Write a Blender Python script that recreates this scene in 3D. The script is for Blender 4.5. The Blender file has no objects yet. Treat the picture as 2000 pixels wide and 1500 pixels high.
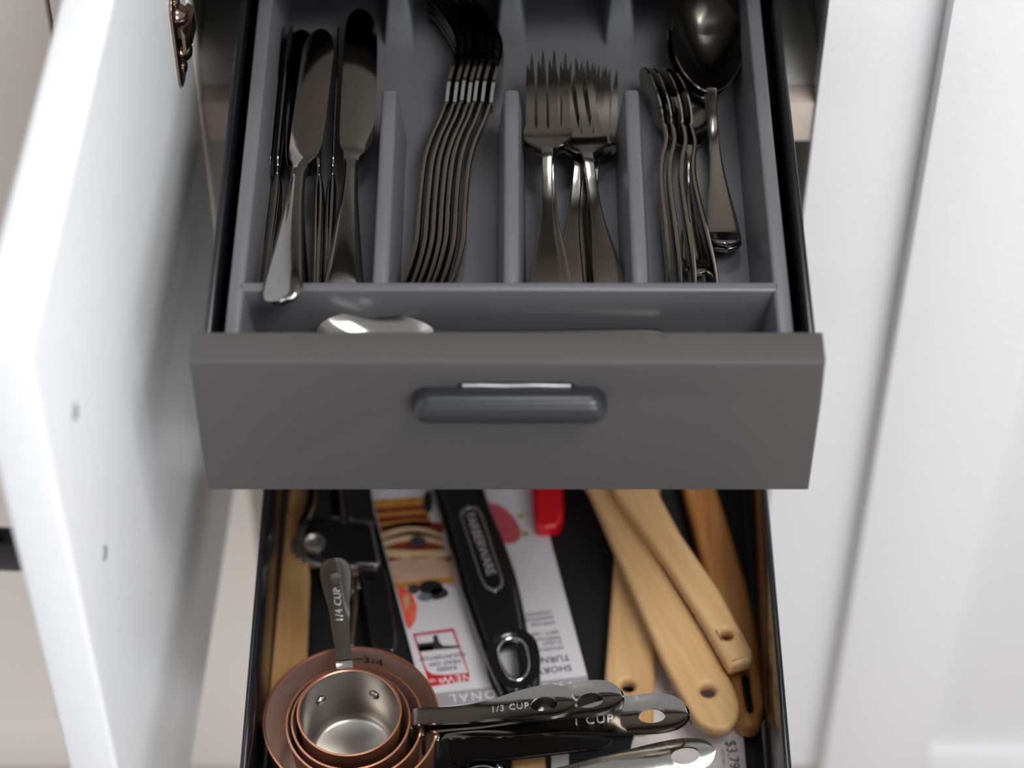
import bpy, bmesh, math, random
from mathutils import Vector, Matrix
random.seed(7)
SC = bpy.context.scene
COL = SC.collection

# ------------------------------------------------------------------ camera
FPX = 4885.0                      # focal length in pixels of a 2000x1500 frame
PITCH = math.radians(48.6)
Fv = Vector((0, math.cos(PITCH), -math.sin(PITCH)))
Uv = Vector((0, math.sin(PITCH), math.cos(PITCH)))
Rv = Vector((1, 0, 0))
CAM = Vector((0.00238, -0.86354, 0.96347))
cd = bpy.data.cameras.new('camera')
cam = bpy.data.objects.new('camera', cd)
COL.objects.link(cam)
cam.location = CAM
cam.rotation_euler = (math.pi / 2 - PITCH, 0, 0)
cd.sensor_width = 36
cd.sensor_fit = 'HORIZONTAL'
cd.lens = FPX / 2000 * 36
cd.clip_start = 0.02
cd.dof.use_dof = True
cd.dof.focus_distance = 1.43
cd.dof.aperture_fstop = 3.4
SC.camera = cam

# ------------------------------------------------------------------ world, lights, exposure
w = bpy.data.worlds.new('world')
SC.world = w
w.use_nodes = True
bg = w.node_tree.nodes['Background']
bg.inputs[0].default_value = (0.93, 0.95, 1.0, 1)
bg.inputs[1].default_value = 0.50

def area(name, loc, aim, sx, sy, power, col):
    l = bpy.data.lights.new(name, 'AREA')
    l.shape = 'RECTANGLE'
    l.size, l.size_y, l.energy, l.color = sx, sy, power, col
    o = bpy.data.objects.new(name, l)
    COL.objects.link(o)
    o.location = loc
    o.rotation_euler = (Vector(aim) - Vector(loc)).to_track_quat('-Z', 'Y').to_euler()
    return o

area('ceiling_light', (0.75, -0.65, 1.75), (0.1, 0.0, -0.2), 1.0, 0.7, 29, (1.0, 0.98, 0.95))
area('counter_light', (0.15, 0.62, 1.70), (0.05, 0.1, -0.1), 0.35, 0.25, 7, (0.97, 0.98, 1.0))
area('window_light', (1.15, -2.5, 0.8), (0, 0.1, -0.35), 1.6, 1.4, 42, (0.93, 0.96, 1.0))

vs = SC.view_settings
vs.view_transform = 'Standard'
vs.look = 'None'
vs.exposure = 0.0
vs.gamma = 1.0
vs.use_curve_mapping = False

# ------------------------------------------------------------------ layout helpers: where a point of the photograph lies on a plane
def ray(px, py):
    return Fv + (px - 1000) / FPX * Rv + (750 - py) / FPX * Uv

def atz(px, py, z):
    r = ray(px, py)
    return CAM + r * ((z - CAM.z) / r.z)

def aty(px, py, y):
    r = ray(px, py)
    return CAM + r * ((y - CAM.y) / r.y)

# ------------------------------------------------------------------ materials
def lin(h):
    c = [int(h[i:i + 2], 16) / 255 for i in (0, 2, 4)]
    return tuple(((x + .055) / 1.055) ** 2.4 if x > .04045 else x / 12.92 for x in c) + (1,)

MATS = {}
def mat(name, hexcol, rough=.5, metal=0., var=.04, scale=60, bump=0., stretch=None, spec=.5, coat=0., hex2=None):
    m = bpy.data.materials.new(name)
    m.use_nodes = True
    nt = m.node_tree
    b = nt.nodes['Principled BSDF']
    b.inputs['Metallic'].default_value = metal
    b.inputs['Roughness'].default_value = rough
    b.inputs['Specular IOR Level'].default_value = spec
    if coat:
        b.inputs['Coat Weight'].default_value = coat
        b.inputs['Coat Roughness'].default_value = .08
    tc = nt.nodes.new('ShaderNodeTexCoord')
    mp = nt.nodes.new('ShaderNodeMapping')
    if stretch:
        mp.inputs['Scale'].default_value = stretch
    nz = nt.nodes.new('ShaderNodeTexNoise')
    nz.inputs['Scale'].default_value = scale
    nz.inputs['Detail'].default_value = 4
    nt.links.new(tc.outputs['Object'], mp.inputs[0])
    nt.links.new(mp.outputs[0], nz.inputs['Vector'])
    rp = nt.nodes.new('ShaderNodeValToRGB')
    c = lin(hexcol)
    if hex2:
        c2 = lin(hex2)
        lo, hi = c, c2
    else:
        lo = tuple(max(0, x * (1 - var * 2)) for x in c[:3]) + (1,)
        hi = tuple(min(1, x * (1 + var * 2)) for x in c[:3]) + (1,)
    rp.color_ramp.elements[0].position = .3
    rp.color_ramp.elements[1].position = .7
    rp.color_ramp.elements[0].color = lo
    rp.color_ramp.elements[1].color = hi
    nt.links.new(nz.outputs['Fac'], rp.inputs[0])
    nt.links.new(rp.outputs[0], b.inputs['Base Color'])
    if bump:
        bp = nt.nodes.new('ShaderNodeBump')
        bp.inputs['Strength'].default_value = bump
        bp.inputs['Distance'].default_value = .0006
        nt.links.new(nz.outputs['Fac'], bp.inputs['Height'])
        nt.links.new(bp.outputs[0], b.inputs['Normal'])
    MATS[name] = m
    return m

mat('white_paint', 'E3E3E4', .38, var=.01, scale=240, bump=.10)
mat('door_paint', 'EEF0F2', .3, var=.008, scale=90, bump=.03)
mat('shade_tinted_white', 'EDE5DC', .4, var=.01, scale=200, bump=.08)  # white paint with the warm tint of shade put into its colour
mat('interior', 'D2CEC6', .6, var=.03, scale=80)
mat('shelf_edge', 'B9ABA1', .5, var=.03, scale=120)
mat('floor_tile', 'C9BFB6', .35, var=.06, scale=12)
mat('wall_paint', '6E655B', .7, var=.03, scale=20)
mat('counter', '55504A', .3, var=.2, scale=160)
mat('upper_wood', '6B6056', .5, var=.12, scale=20, stretch=(6, 6, 1))
mat('drawer_paint', '504E4D', .45, var=.02, scale=700, bump=.12, spec=.22)
mat('drawer_black', '15161A', .22, var=.1, scale=300)
mat('drawer_liner', '141519', .55, var=.15, scale=900, bump=.2)
mat('handle_grey', '2B2D31', .33, var=.03, scale=500)
mat('tray', '616266', .32, var=.02, scale=500, bump=.08)
mat('steel', 'A8A49E', .13, 1, var=.02, scale=300)
mat('steel_knife', '9C9A98', .1, 1, var=.02, scale=200)
mat('brushed_steel', 'B5B0AA', .27, 1, var=.06, scale=60, stretch=(1, 1, 26), bump=.10)
mat('satin_steel', 'C4C2BE', .36, 1, var=.03, scale=200)
mat('underside_reflector', 'E4E1DC', .5, var=.03, scale=40)  # pale tone of the reflecting plate added below the upper drawer
mat('screw_grey', '8B8E93', .4, var=.03)
mat('dark_steel', '3B3B3C', .2, 1, var=.03, scale=200)
mat('reflection_taupe', '6C6359', .5, var=.05, scale=30)  # taupe of the unseen panel that the cutlery reflects
mat('chrome', 'CFD2D2', .07, 1, var=.01)
mat('copper', 'F2B08E', .36, 1, var=.05, scale=50, stretch=(1, 1, 20), bump=.06)
mat('copper_brushed', 'E2D6CF', .5, 1, var=.06, scale=50, stretch=(1, 1, 26), bump=.10)
mat('bronze', '9C8678', .18, 1, var=.05, scale=150)
mat('black_plastic', '101114', .16, var=.1, coat=.4)
mat('black_enamel', '0B0E14', .3, var=.1, scale=200)
mat('bamboo', 'CBA06B', .5, var=.08, scale=26, stretch=(9, .6, 9), bump=.12, hex2='DAB482')
mat('bamboo_warm', 'C4925A', .5, var=.08, scale=26, stretch=(9, .6, 9), bump=.12, hex2='D4A873')
mat('olive_wood', 'A96A35', .42, scale=22, stretch=(7, .6, 7), bump=.1, hex2='CE9659')
mat('red_plastic', 'D20A1E', .25, var=.04, coat=.3)
mat('card_white', 'DCD9DE', .35, var=.012, scale=25)
mat('card_grey', 'A2A0A6', .4, var=.02)
mat('ink_white', 'EDEBEE', .5, var=.01)
mat('ink_navy', '2C3850', .6, var=.02)
mat('ink_grey', '70737C', .6, var=.02)
mat('ink_black', '17171A', .6, var=.05)
mat('ink_red', 'C4182A', .45, var=.03)
mat('ink_charcoal', '2B2B2C', .5, var=.03)
mat('pancake_gold', 'D29A45', .5, var=.1, scale=120, hex2='B87A34')
mat('pancake_red', '9A3F25', .5, var=.1, scale=150, hex2='6E2415')
mat('pancake_cream', 'E0BC93', .5, var=.05, scale=90)
mat('pancake_pale', 'D9B195', .5, var=.06, scale=60, hex2='C9A08A')
mat('berry', '241E22', .5, var=.3, scale=300, hex2='574C50')
mat('strawberry', 'E2452E', .5, scale=240, hex2='EE7B5C')
mat('raspberry', 'BE3A40', .5, scale=420, hex2='D8707A')
mat('leaf', 'A9A94A', .5, var=.1)
mat('engrave', 'E4E2DE', .3, .6, var=.02)
mat('paper_white', 'DDD6D6', .6, var=.02, scale=60)

# ------------------------------------------------------------------ mesh helpers
def obj(name, me, m, parent=None, smooth=40):
    o = bpy.data.objects.new(name, me)
    COL.objects.link(o)
    if m:
        me.materials.clear()
        me.materials.append(MATS[m])
    if smooth is not None:
        me.shade_smooth()
        me.set_sharp_from_angle(angle=math.radians(smooth))
    if parent is not None:
        o.parent = parent
    return o

def thing(name, label, cat, loc=(0, 0, 0), group=None):
    o = bpy.data.objects.new(name, None)
    COL.objects.link(o)
    o.empty_display_size = .01
    o.location = loc
    o['label'] = label
    o['category'] = cat
    if group:
        o['group'] = group
    return o

def tag(o, label, cat, group=None):
    o['label'] = label
    o['category'] = cat
    if group:
        o['group'] = group
    return o

def structure(o, label=None, cat=None):
    o['kind'] = 'structure'
    if label:
        o['label'] = label
    if cat:
        o['category'] = cat
    return o

def dup(root, label, group=None):
    r = root.copy()
    COL.objects.link(r)
    r['label'] = label
    if group:
        r['group'] = group
    for ch in list(root.children):
        c = ch.copy()
        COL.objects.link(c)
        c.parent = r
        for g in list(ch.children):
            d = g.copy()
            COL.objects.link(d)
            d.parent = c
    return r

def bm_mesh(bm):
    bmesh.ops.recalc_face_normals(bm, faces=bm.faces)
    me = bpy.data.meshes.new('m')
    bm.to_mesh(me)
    bm.free()
    return me

def box_mesh(x0, x1, y0, y1, z0, z1, bev=0., seg=2):
    bm = bmesh.new()
    bmesh.ops.create_cube(bm, size=1)
    for v in bm.verts:
        v.co = Vector((x0 if v.co.x < 0 else x1, y0 if v.co.y < 0 else y1, z0 if v.co.z < 0 else z1))
    if bev:
        bmesh.ops.bevel(bm, geom=list(bm.edges), offset=bev, segments=seg, profile=.5, affect='EDGES')
    return bm_mesh(bm)

def hexa(bot, top, z0, z1, bev=0., seg=2):
    """bot, top = (x0, x1, y0, y1)"""
    bm = bmesh.new()
    bmesh.ops.create_cube(bm, size=1)
    for v in bm.verts:
        q = bot if v.co.z < 0 else top
        v.co = Vector((q[0] if v.co.x < 0 else q[1], q[2] if v.co.y < 0 else q[3], z0 if v.co.z < 0 else z1))
    if bev:
        bmesh.ops.bevel(bm, geom=list(bm.edges), offset=bev, segments=seg, profile=.5, affect='EDGES')
    return bm_mesh(bm)

def ccw(p):
    a = sum(p[i][0] * p[(i + 1) % len(p)][1] - p[(i + 1) % len(p)][0] * p[i][1] for i in range(len(p)))
    return list(p) if a > 0 else list(p)[::-1]

def plate(outer, holes=(), th=.002, bev=0., res=2):
    cu = bpy.data.curves.new('c', 'CURVE')
    cu.dimensions = '2D'
    cu.fill_mode = 'BOTH'
    for k, lp in enumerate([outer] + list(holes)):
        lp = ccw(lp) if k == 0 else ccw(lp)[::-1]
        sp = cu.splines.new('POLY')
        sp.points.add(len(lp) - 1)
        for q, p in zip(sp.points, lp):
            q.co = (p[0], p[1], 0, 1)
        sp.use_cyclic_u = True
    cu.extrude = max(0, th / 2 - bev)
    cu.bevel_depth = bev
    cu.bevel_resolution = res
    cu.offset = -bev
    o = bpy.data.objects.new('tmp', cu)
    COL.objects.link(o)
    me = bpy.data.meshes.new_from_object(o)
    bpy.data.objects.remove(o)
    bpy.data.curves.remove(cu)
    bm = bmesh.new()
    bm.from_mesh(me)
    bmesh.ops.remove_doubles(bm, verts=bm.verts, dist=1e-6)
    bpy.data.meshes.remove(me)
    return bm_mesh(bm)

def text_mesh(s, size, extrude=.00006, spacing=1., align='CENTER'):
    cu = bpy.data.curves.new('t', 'FONT')
    cu.body = s
    cu.size = size
    cu.extrude = extrude
    cu.space_character = spacing
    cu.align_x = align
    cu.align_y = 'CENTER'
    cu.resolution_u = 3
    o = bpy.data.objects.new('tmp', cu)
    COL.objects.link(o)
    me = bpy.data.meshes.new_from_object(o)
    bpy.data.objects.remove(o)
    bpy.data.curves.remove(cu)
    return me

def xform(me, M):
    me.transform(M)
    return me

def rot90(me):
    """plane XY -> XZ (front faces -Y)"""
    return xform(me, Matrix.Rotation(math.pi / 2, 4, 'X'))

def round_poly(p, r, n=6):
    out = []
    N = len(p)
    for i in range(N):
        a, b, c = Vector(p[i - 1][:2]), Vector(p[i][:2]), Vector(p[(i + 1) % N][:2])
        rr = r[i] if isinstance(r, (list, tuple)) else r
        rr = min(rr, (a - b).length * .49, (c - b).length * .49)
        if rr <= 0:
            out.append(b)
            continue
        u, v = b + (a - b).normalized() * rr, b + (c - b).normalized() * rr
        for k in range(n + 1):
            t = k / n
            out.append(u * (1 - t) ** 2 + b * 2 * t * (1 - t) + v * t * t)
    return out

def smooth_poly(p, n=6):
    out = []
    N = len(p)
    for i in range(N):
        q = [Vector(p[(i + k) % N][:2]) for k in (-1, 0, 1, 2)]
        for k in range(n):
            t = k / n
            out.append(.5 * (2 * q[1] + (q[2] - q[0]) * t + (2 * q[0] - 5 * q[1] + 4 * q[2] - q[3]) * t * t
                             + (3 * q[1] - q[0] - 3 * q[2] + q[3]) * t ** 3))
    return out

def ellipse(cx, cy, rx, ry, n=28, a0=0.):
    return [Vector((cx + rx * math.cos(2 * math.pi * k / n) * math.cos(a0) - ry * math.sin(2 * math.pi * k / n) * math.sin(a0),
                    cy + rx * math.cos(2 * math.pi * k / n) * math.sin(a0) + ry * math.sin(2 * math.pi * k / n) * math.cos(a0))) for k in range(n)]

def capsule(x0, x1, y, r, n=10):
    o = [Vector((x1 + r * math.sin(math.pi * k / n), y - r * math.cos(math.pi * k / n))) for k in range(n + 1)]
    return o + [Vector((x0 - r * math.sin(math.pi * k / n), y + r * math.cos(math.pi * k / n))) for k in range(n + 1)]

def table(pts):
    """smooth interpolation through (s, value) pairs (Catmull-Rom)"""
    xs = [p[0] for p in pts]
    ys = [p[1] for p in pts]
    def f(s):
        if s <= xs[0]:
            return ys[0]
        if s >= xs[-1]:
            return ys[-1]
        i = max(k for k in range(len(xs)) if xs[k] <= s)
        i = min(i, len(xs) - 2)
        h = xs[i + 1] - xs[i]
        t = (s - xs[i]) / h
        def sl(k):
            if k == 0 or k == len(xs) - 1:
                return 0 if k == 0 else (ys[k] - ys[k - 1]) / (xs[k] - xs[k - 1])
            return (ys[k + 1] - ys[k - 1]) / (xs[k + 1] - xs[k - 1])
        m0, m1 = sl(i) * h, sl(i + 1) * h
        return (ys[i] * (2 * t ** 3 - 3 * t * t + 1) + m0 * (t ** 3 - 2 * t * t + t) + ys[i + 1] * (3 * t * t - 2 * t ** 3) + m1 * (t ** 3 - t * t))
    return f

def sheets(grids, th):
    """grids of points -> one thick sheet"""
    bm = bmesh.new()
    for rows in grids:
        V = [[bm.verts.new(p) for p in r] for r in rows]
        for i in range(len(V) - 1):
            for j in range(len(V[0]) - 1):
                q = [V[i][j], V[i][j + 1], V[i + 1][j + 1], V[i + 1][j]]
                try:
                    bm.faces.new(q)
                except ValueError:
                    pass
    bmesh.ops.remove_doubles(bm, verts=bm.verts, dist=1e-5)
    bmesh.ops.dissolve_degenerate(bm, edges=bm.edges, dist=1e-6)
    bmesh.ops.recalc_face_normals(bm, faces=bm.faces)
    up = sum((f.normal.z * f.calc_area() for f in bm.faces))
    if up < 0:
        bmesh.ops.reverse_faces(bm, faces=bm.faces)
    bmesh.ops.solidify(bm, geom=list(bm.faces), thickness=th)
    return bm_mesh(bm)

def loft(rings, cap=True):
    bm = bmesh.new()
    V = [[bm.verts.new(p) for p in r] for r in rings]
    n = len(V[0])
    for a, b in zip(V, V[1:]):
        for j in range(n):
            bm.faces.new((a[j], a[(j + 1) % n], b[(j + 1) % n], b[j]))
    if cap:
        bm.faces.new(V[0])
        bm.faces.new(V[-1])
    return bm_mesh(bm)

def tube(path, r, n=10, closed=False):
    P = [Vector(p) for p in path]
    rings = []
    up = Vector((0, 0, 1))
    for i, p in enumerate(P):
        a = P[i - 1] if (i or closed) else P[0]
        b = P[(i + 1) % len(P)] if (i < len(P) - 1 or closed) else P[-1]
        d = (b - a).normalized()
        u = d.cross(up)
        u = u.normalized() if u.length > 1e-4 else d.cross(Vector((1, 0, 0))).normalized()
        v = u.cross(d)
        rr = r[i] if isinstance(r, (list, tuple)) else r
        rings.append([p + (u * math.cos(2 * math.pi * k / n) + v * math.sin(2 * math.pi * k / n)) * rr for k in range(n)])
    if closed:
        rings.append(rings[0])
        bm = bmesh.new()
        V = [[bm.verts.new(q) for q in rg] for rg in rings[:-1]]
        for i in range(len(V)):
            a, b = V[i], V[(i + 1) % len(V)]
            for j in range(n):
                bm.faces.new((a[j], a[(j + 1) % n], b[(j + 1) % n], b[j]))
        return bm_mesh(bm)
    return loft(rings)

def lathe(prof, n=64):
    bm = bmesh.new()
    V = [[bm.verts.new((r * math.cos(2 * math.pi * k / n), r * math.sin(2 * math.pi * k / n), z)) for k in range(n)] for r, z in prof]
    for a, b in zip(V, V[1:]):
        for j in range(n):
            bm.faces.new((a[j], a[(j + 1) % n], b[(j + 1) % n], b[j]))
    bmesh.ops.remove_doubles(bm, verts=bm.verts, dist=1e-6)
    return bm_mesh(bm)

def aim(o, p0, p1, roll=0., up=(0, 0, 1)):
    """put a thing whose length runs along +Y from p0 towards p1; roll about its length (degrees)"""
    y = (Vector(p1) - Vector(p0)).normalized()
    x = y.cross(Vector(up)).normalized()
    z = x.cross(y)
    M = Matrix((x, y, z)).transposed().to_4x4() @ Matrix.Rotation(math.radians(roll), 4, 'Y')
    M.translation = p0
    o.matrix_world = M
    return o

def local(pts, o):
    return [Vector((p[0] - o[0], p[1] - o[1])) for p in pts]

def pxpoly(pts, z):
    return [atz(x, y, z).to_2d() for x, y in pts]

# ================================================================== the setting
YF = 0.30          # front of the face frame
FLOOR = -0.93
structure(obj('floor', box_mesh(-3, 3, -3.5, 1.0, FLOOR - .02, FLOOR), 'floor_tile'))
structure(obj('wall_back', box_mesh(-3, 3, .92, .94, FLOOR, 1.9), 'wall_paint'))
# face frame round the open cabinet, with an added reflection panel
structure(obj('trim_1', box_mesh(-.275, -.192, YF, YF + .02, -.85, .163, .0006), 'shade_tinted_white'))  # left stile, its warm shade tint painted in
structure(obj('trim_2', box_mesh(.1925, .2995, YF, YF + .02, -.85, .163, .0006), 'white_paint'))
structure(obj('reflection_panel', box_mesh(-.1918, .1923, YF + .001, YF + .02, -.002, .163, .0006), 'reflection_taupe'))  # top rail carried down as an unseen taupe panel for the steel to reflect
structure(obj('trim_4', box_mesh(-.1918, .1923, YF + .001, YF + .02, -.46, -.405, .0006), 'white_paint'))

cab = thing('base_cabinet', 'open base cabinet behind the pulled-out drawers, with a shaded pale interior', 'cabinet', (0, .6, -.4))
def cpart(n, m, *b):
    o = obj(n, box_mesh(*b), m, cab)
    o.data.transform(Matrix.Translation((0, -.6, .4)))
    return o
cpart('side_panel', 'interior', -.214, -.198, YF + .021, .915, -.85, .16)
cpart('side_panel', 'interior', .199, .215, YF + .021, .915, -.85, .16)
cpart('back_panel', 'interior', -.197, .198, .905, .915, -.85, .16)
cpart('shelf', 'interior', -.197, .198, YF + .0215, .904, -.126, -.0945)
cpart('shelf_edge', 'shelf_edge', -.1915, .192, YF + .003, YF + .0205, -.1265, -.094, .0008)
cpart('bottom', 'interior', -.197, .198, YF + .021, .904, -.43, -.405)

# left-hand neighbour front, seen past the open door
nb = structure(thing('door_3', 'closed cabinet door tinted cream for shade, at the far left, behind the open door', 'door', (-.5, YF, -.4)))
def npart(n, m, *b):
    o = obj(n, box_mesh(*b), m, nb)
    o.data.transform(Matrix.Translation((.5, -YF, .4)))
    return o
npart('stile', 'shade_tinted_white', -.365, -.2775, YF - .002, YF + .02, -.85, .15, .001)
npart('panel', 'shade_tinted_white', -.85, -.364, YF + .004, YF + .016, -.84, .14)
npart('rail', 'shade_tinted_white', -.85, -.3655, YF - .002, YF + .02, -.85, -.77, .001)
npart('rail', 'shade_tinted_white', -.85, -.3655, YF - .002, YF + .02, .065, .15, .001)

# right-hand shaker door
rd = structure(thing('door_2', 'closed white shaker door with a recessed panel, right of the drawers', 'door', (.6, .29, -.4)))
def rpart(n, m, *b, bev=.0012):
    o = obj(n, box_mesh(*b, bev), m, rd)
    o.data.transform(Matrix.Translation((-.6, -.29, .4)))
    return o
rpart('stile', 'white_paint', .2625, .349, .28, .2995, -.875, .15)
rpart('stile', 'white_paint', .82, .905, .28, .2995, -.875, .15)
rpart('rail', 'white_paint', .3492, .8198, .2802, .2993, -.875, -.797)
rpart('rail', 'white_paint', .3492, .8198, .2802, .2993, .065, .15)
rpart('recessed_panel', 'white_paint', .345, .825, .2885, .2945, -.805, .07)

# toe kick, counter and upper cupboards (above the frame, seen only in reflections)
structure(obj('baseboard_front', box_mesh(-.95, .95, .36, .38, FLOOR, -.851), 'white_paint'))
tag(obj('countertop', box_mesh(-1.4, 1.4, .262, .918, .166, .2, .004), 'counter'), 'dark stone worktop running above the base cabinets', 'countertop')
# the open door on the left: hinged at (-.188, .28), swung a little past square
HX, HY, DOOR_A = -.1895, .282, 2.8
DT, DB, DW, DTH = .149, -.398, .412, .027
dr = structure(thing('door_1', 'white cabinet door swung open on the left, with its hinge', 'door', (HX, HY, 0)))
dr.rotation_euler.z = -math.radians(DOOR_A)
# local: +X faces the drawers, -Y runs from hinge to free edge
bm_door = box_mesh(-DTH, 0, -DW, 0, DB, DT, .003, 3)
obj('panel', bm_door, 'door_paint', dr)
def door_point(px, py):
    """point of the photograph on the door's inner face, in the door's own axes"""
    M = dr.matrix_basis
    n = (M.to_3x3() @ Vector((1, 0, 0)))
    r = ray(px, py)
    t = (Vector((HX, HY, 0)) - CAM).dot(n) / r.dot(n)
    return M.inverted() @ (CAM + r * t)
# concealed hinge: flange, cup, arm, screws
hz0 = door_point(357, 160)
hg = obj('hinge', plate(round_poly([(-.0125, -.034), (.0125, -.034), (.0125, .034), (-.0125, .034)], .011), th=.0016, bev=.0004), 'bronze', dr)
hg.data.transform(Matrix.Translation((.001, hz0.y, hz0.z + .036)) @ Matrix.Rotation(math.pi / 2, 4, 'Y') @ Matrix.Rotation(math.pi / 2, 4, 'Z'))
for dz in (-.024, .024):
    s = obj('screw', lathe([(0, .0022), (.0028, .0019), (.004, .0008), (.004, 0)], 16), 'bronze', hg)
    s.data.transform(Matrix.Translation((.0018, hz0.y, hz0.z + .036 + dz)) @ Matrix.Rotation(math.pi / 2, 4, 'Y'))
    s = obj('boss', lathe([(0, .0062), (.003, .0058), (.0055, .004), (.007, .0012), (.0075, 0)], 18), 'bronze', hg)
    s.data.transform(Matrix.Translation((.0016, hz0.y + .002, hz0.z + .036 + dz * .55)) @ Matrix.Rotation(math.pi / 2, 4, 'Y'))
arm = obj('hinge_arm', loft([[Vector((.004 + q, hz0.y + yy, hz0.z + .036 + zz)) for q, zz in ((0, -h), (t, -h * .6), (t, h * .6), (0, h))]
                             for yy, h, t in ((-.006, .010, .002), (.002, .012, .0045), (.014, .010, .005), (.022, .006, .003))]), 'bronze', hg)
# handle screws on the inner face and the black bar pull outside
for (px, py) in ((145, 805), (203, 1080)):
    q = door_point(px, py)
    s = obj('screw', lathe([(0, .0016), (.0034, .0012), (.0042, .0002), (.0042, -.001)], 18), 'screw_grey', dr)
    s.data.transform(Matrix.Translation((0, q.y, q.z)) @ Matrix.Rotation(math.pi / 2, 4, 'Y'))
q1, q2 = door_point(145, 805), door_point(203, 1080)
hb = obj('bar_handle', tube([(-DTH - .032, q1.y, q1.z + .03), (-DTH - .032, q1.y, q1.z), (-DTH - .032, q2.y, q2.z), (-DTH - .032, q2.y, q2.z - .012)], .007, 14), 'black_enamel', dr)
for q in (q1, q2):
    obj('post', box_mesh(-DTH - .034, -DTH - .0002, q.y - .006, q.y + .006, q.z - .012, q.z + .012, .002), 'black_enamel', hb)

# ================================================================== upper drawer
ud = thing('drawer', 'charcoal metal drawer pulled out on top, holding the cutlery tray', 'drawer', (0, 0, -.1053))
def upart(n, me, m, par=None):
    o = obj(n, me, m, par or ud)
    o.data.transform(Matrix.Translation((0, 0, .1053)))
    return o
slot = capsule(-.021, .030, -.0226, .0060)
fp = rot90(plate([(-.1648, -.1053), (.1653, -.1053), (.1655, -.03), (.1648, 0), (-.1648, 0)], [slot], .0226, .0022, 4))
fp.transform(Matrix.Translation((0, .0117, 0)))
front = upart('front_panel', fp, 'drawer_paint')
lip = rot90(plate(capsule(-.0410, .0430, -.0278, .0092, 16), [], .020, .0066, 5))
lip.transform(Matrix.Translation((0, -.003, 0)))
upart('handle_lip', lip, 'handle_grey', front)
upart('slot_glint', tube([(-.0235 + .0565 * k / 12, .0004, -.0176 + .0002 * math.sin(k)) for k in range(13)], .0013, 10), 'satin_steel', front)  # bar added to stand in for the bright reflection inside the slot
UX0, UX1 = -.1600, .1622
upart('side_wall', box_mesh(UX0, UX0 + .0042, .0236, .62, -.1, -.006, .0012), 'drawer_black')
upart('side_wall', box_mesh(UX1 - .0042, UX1, .0236, .62, -.1, -.006, .0012), 'drawer_black')
upart('bottom', box_mesh(UX0 + .0043, UX1 - .0043, .0236, .619, -.0985, -.097), 'drawer_black')
upart('reflector_plate', box_mesh(UX0 + .002, UX1 - .002, .024, .619, -.1015, -.1003), 'underside_reflector')  # pale plate added under the drawer to lighten reflections in the cup handles
upart('back_wall', box_mesh(UX0 + .0043, UX1 - .0043, .612, .619, -.0968, -.008), 'drawer_black')

# ================================================================== cutlery tray
ZR, ZF = -.0105, -.0560
TX0, TX1, TY0, TY1 = -.1500, .1515, .0255, .46
tr = thing('cutlery_tray', 'grey plastic cutlery tray with long compartments, sitting in the top drawer', 'tray', (0, .2, ZF))
def tpart(n, me):
    o = obj(n, me, 'tray', tr)
    o.data.transform(Matrix.Translation((0, -.2, -ZF)))
    return o
tpart('base', box_mesh(TX0 + .003, TX1 - .003, TY0 + .003, TY1 - .003, ZF - .003, ZF))
tpart('rim_wall', hexa((TX0 + .002, TX0 + .0155, TY0, TY1), (TX0, TX0 + .0085, TY0, TY1), ZF - .003, ZR, .0016, 3))
tpart('rim_wall', hexa((TX1 - .0155, TX1 - .002, TY0, TY1), (TX1 - .0085, TX1, TY0, TY1), ZF - .003, ZR, .0016, 3))
tpart('rim_wall', hexa((TX0 + .004, TX1 - .004, TY0, TY0 + .006), (TX0 + .004, TX1 - .004, TY0, TY0 + .0045), ZF - .003, ZR, .001))
tpart('rim_wall', hexa((TX0 + .004, TX1 - .004, TY1 - .008, TY1), (TX0 + .004, TX1 - .004, TY1 - .006, TY1), ZF - .003, ZR, .001))
tpart('cross_divider', hexa((TX0 + .005, TX1 - .005, .0602, .0720), (TX0 + .005, TX1 - .005, .0622, .0686), ZF - .002, ZR, .0015, 3))
yb = atz(1000, 172, ZR).y
for dx in (-.0685, .0020, .0715):
    # front length of divider, rounded sloping far end
    tpart('divider', hexa((dx - .0085, dx + .0085, .066, yb + .008), (dx - .0042, dx + .0042, .0655, yb), ZF - .002, ZR - .0003, .0024, 4))
yb2 = atz(1000, 92, ZF).y
for dx in (-.0670, .0020, .0690):
    tpart('divider', hexa((dx - .0098, dx + .0098, yb2, .455), (dx - .0046, dx + .0046, yb2 + .016, .455), ZF - .002, ZR - .0003, .0022, 4))

# ================================================================== cutlery
def strap(L, wf, zf, th, n=40, hole=None, nt=3, trough=0., s0=0., rowlist=None):
    """a long sheet along +Y: half width wf(s), height zf(s), optional slot half width hole(s)"""
    g = [[], []]
    tf = trough if callable(trough) else (lambda q: trough)
    if rowlist:
        n = len(rowlist) - 1
    for i in range(n + 1):
        u = i / n
        s = s0 + (L - s0) * (.5 - .5 * math.cos(math.pi * u)) if rowlist is None else rowlist[i]
        wv = wf(s)
        h = hole(s) if hole else 0
        h = min(h, wv * .9)
        for k, sg in enumerate((-1, 1)):
            row = []
            for j in range(nt + 1):
                x = h + (wv - h) * j / nt
                row.append(Vector((sg * x, s, zf(s) + tf(s) * x * x / max(wv, 1e-5))))
            g[k].append(row)
    return sheets(g, th)

def bar(L, wf, zf, tf, n=34, m=12, s0=0., ex=.7):
    """solid handle with rounded cross section"""
    rings = []
    for i in range(n + 1):
        u = .5 - .5 * math.cos(math.pi * i / n)
        s = s0 + (L - s0) * u
        r = []
        for k in range(m):
            a = 2 * math.pi * k / m
            c, sn = math.cos(a), math.sin(a)
            r.append(Vector((wf(s) * math.copysign(abs(c) ** ex, c), s, zf(s) + tf(s) * math.copysign(abs(sn) ** ex, sn))))
        rings.append(r)
    return loft(rings)

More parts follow.
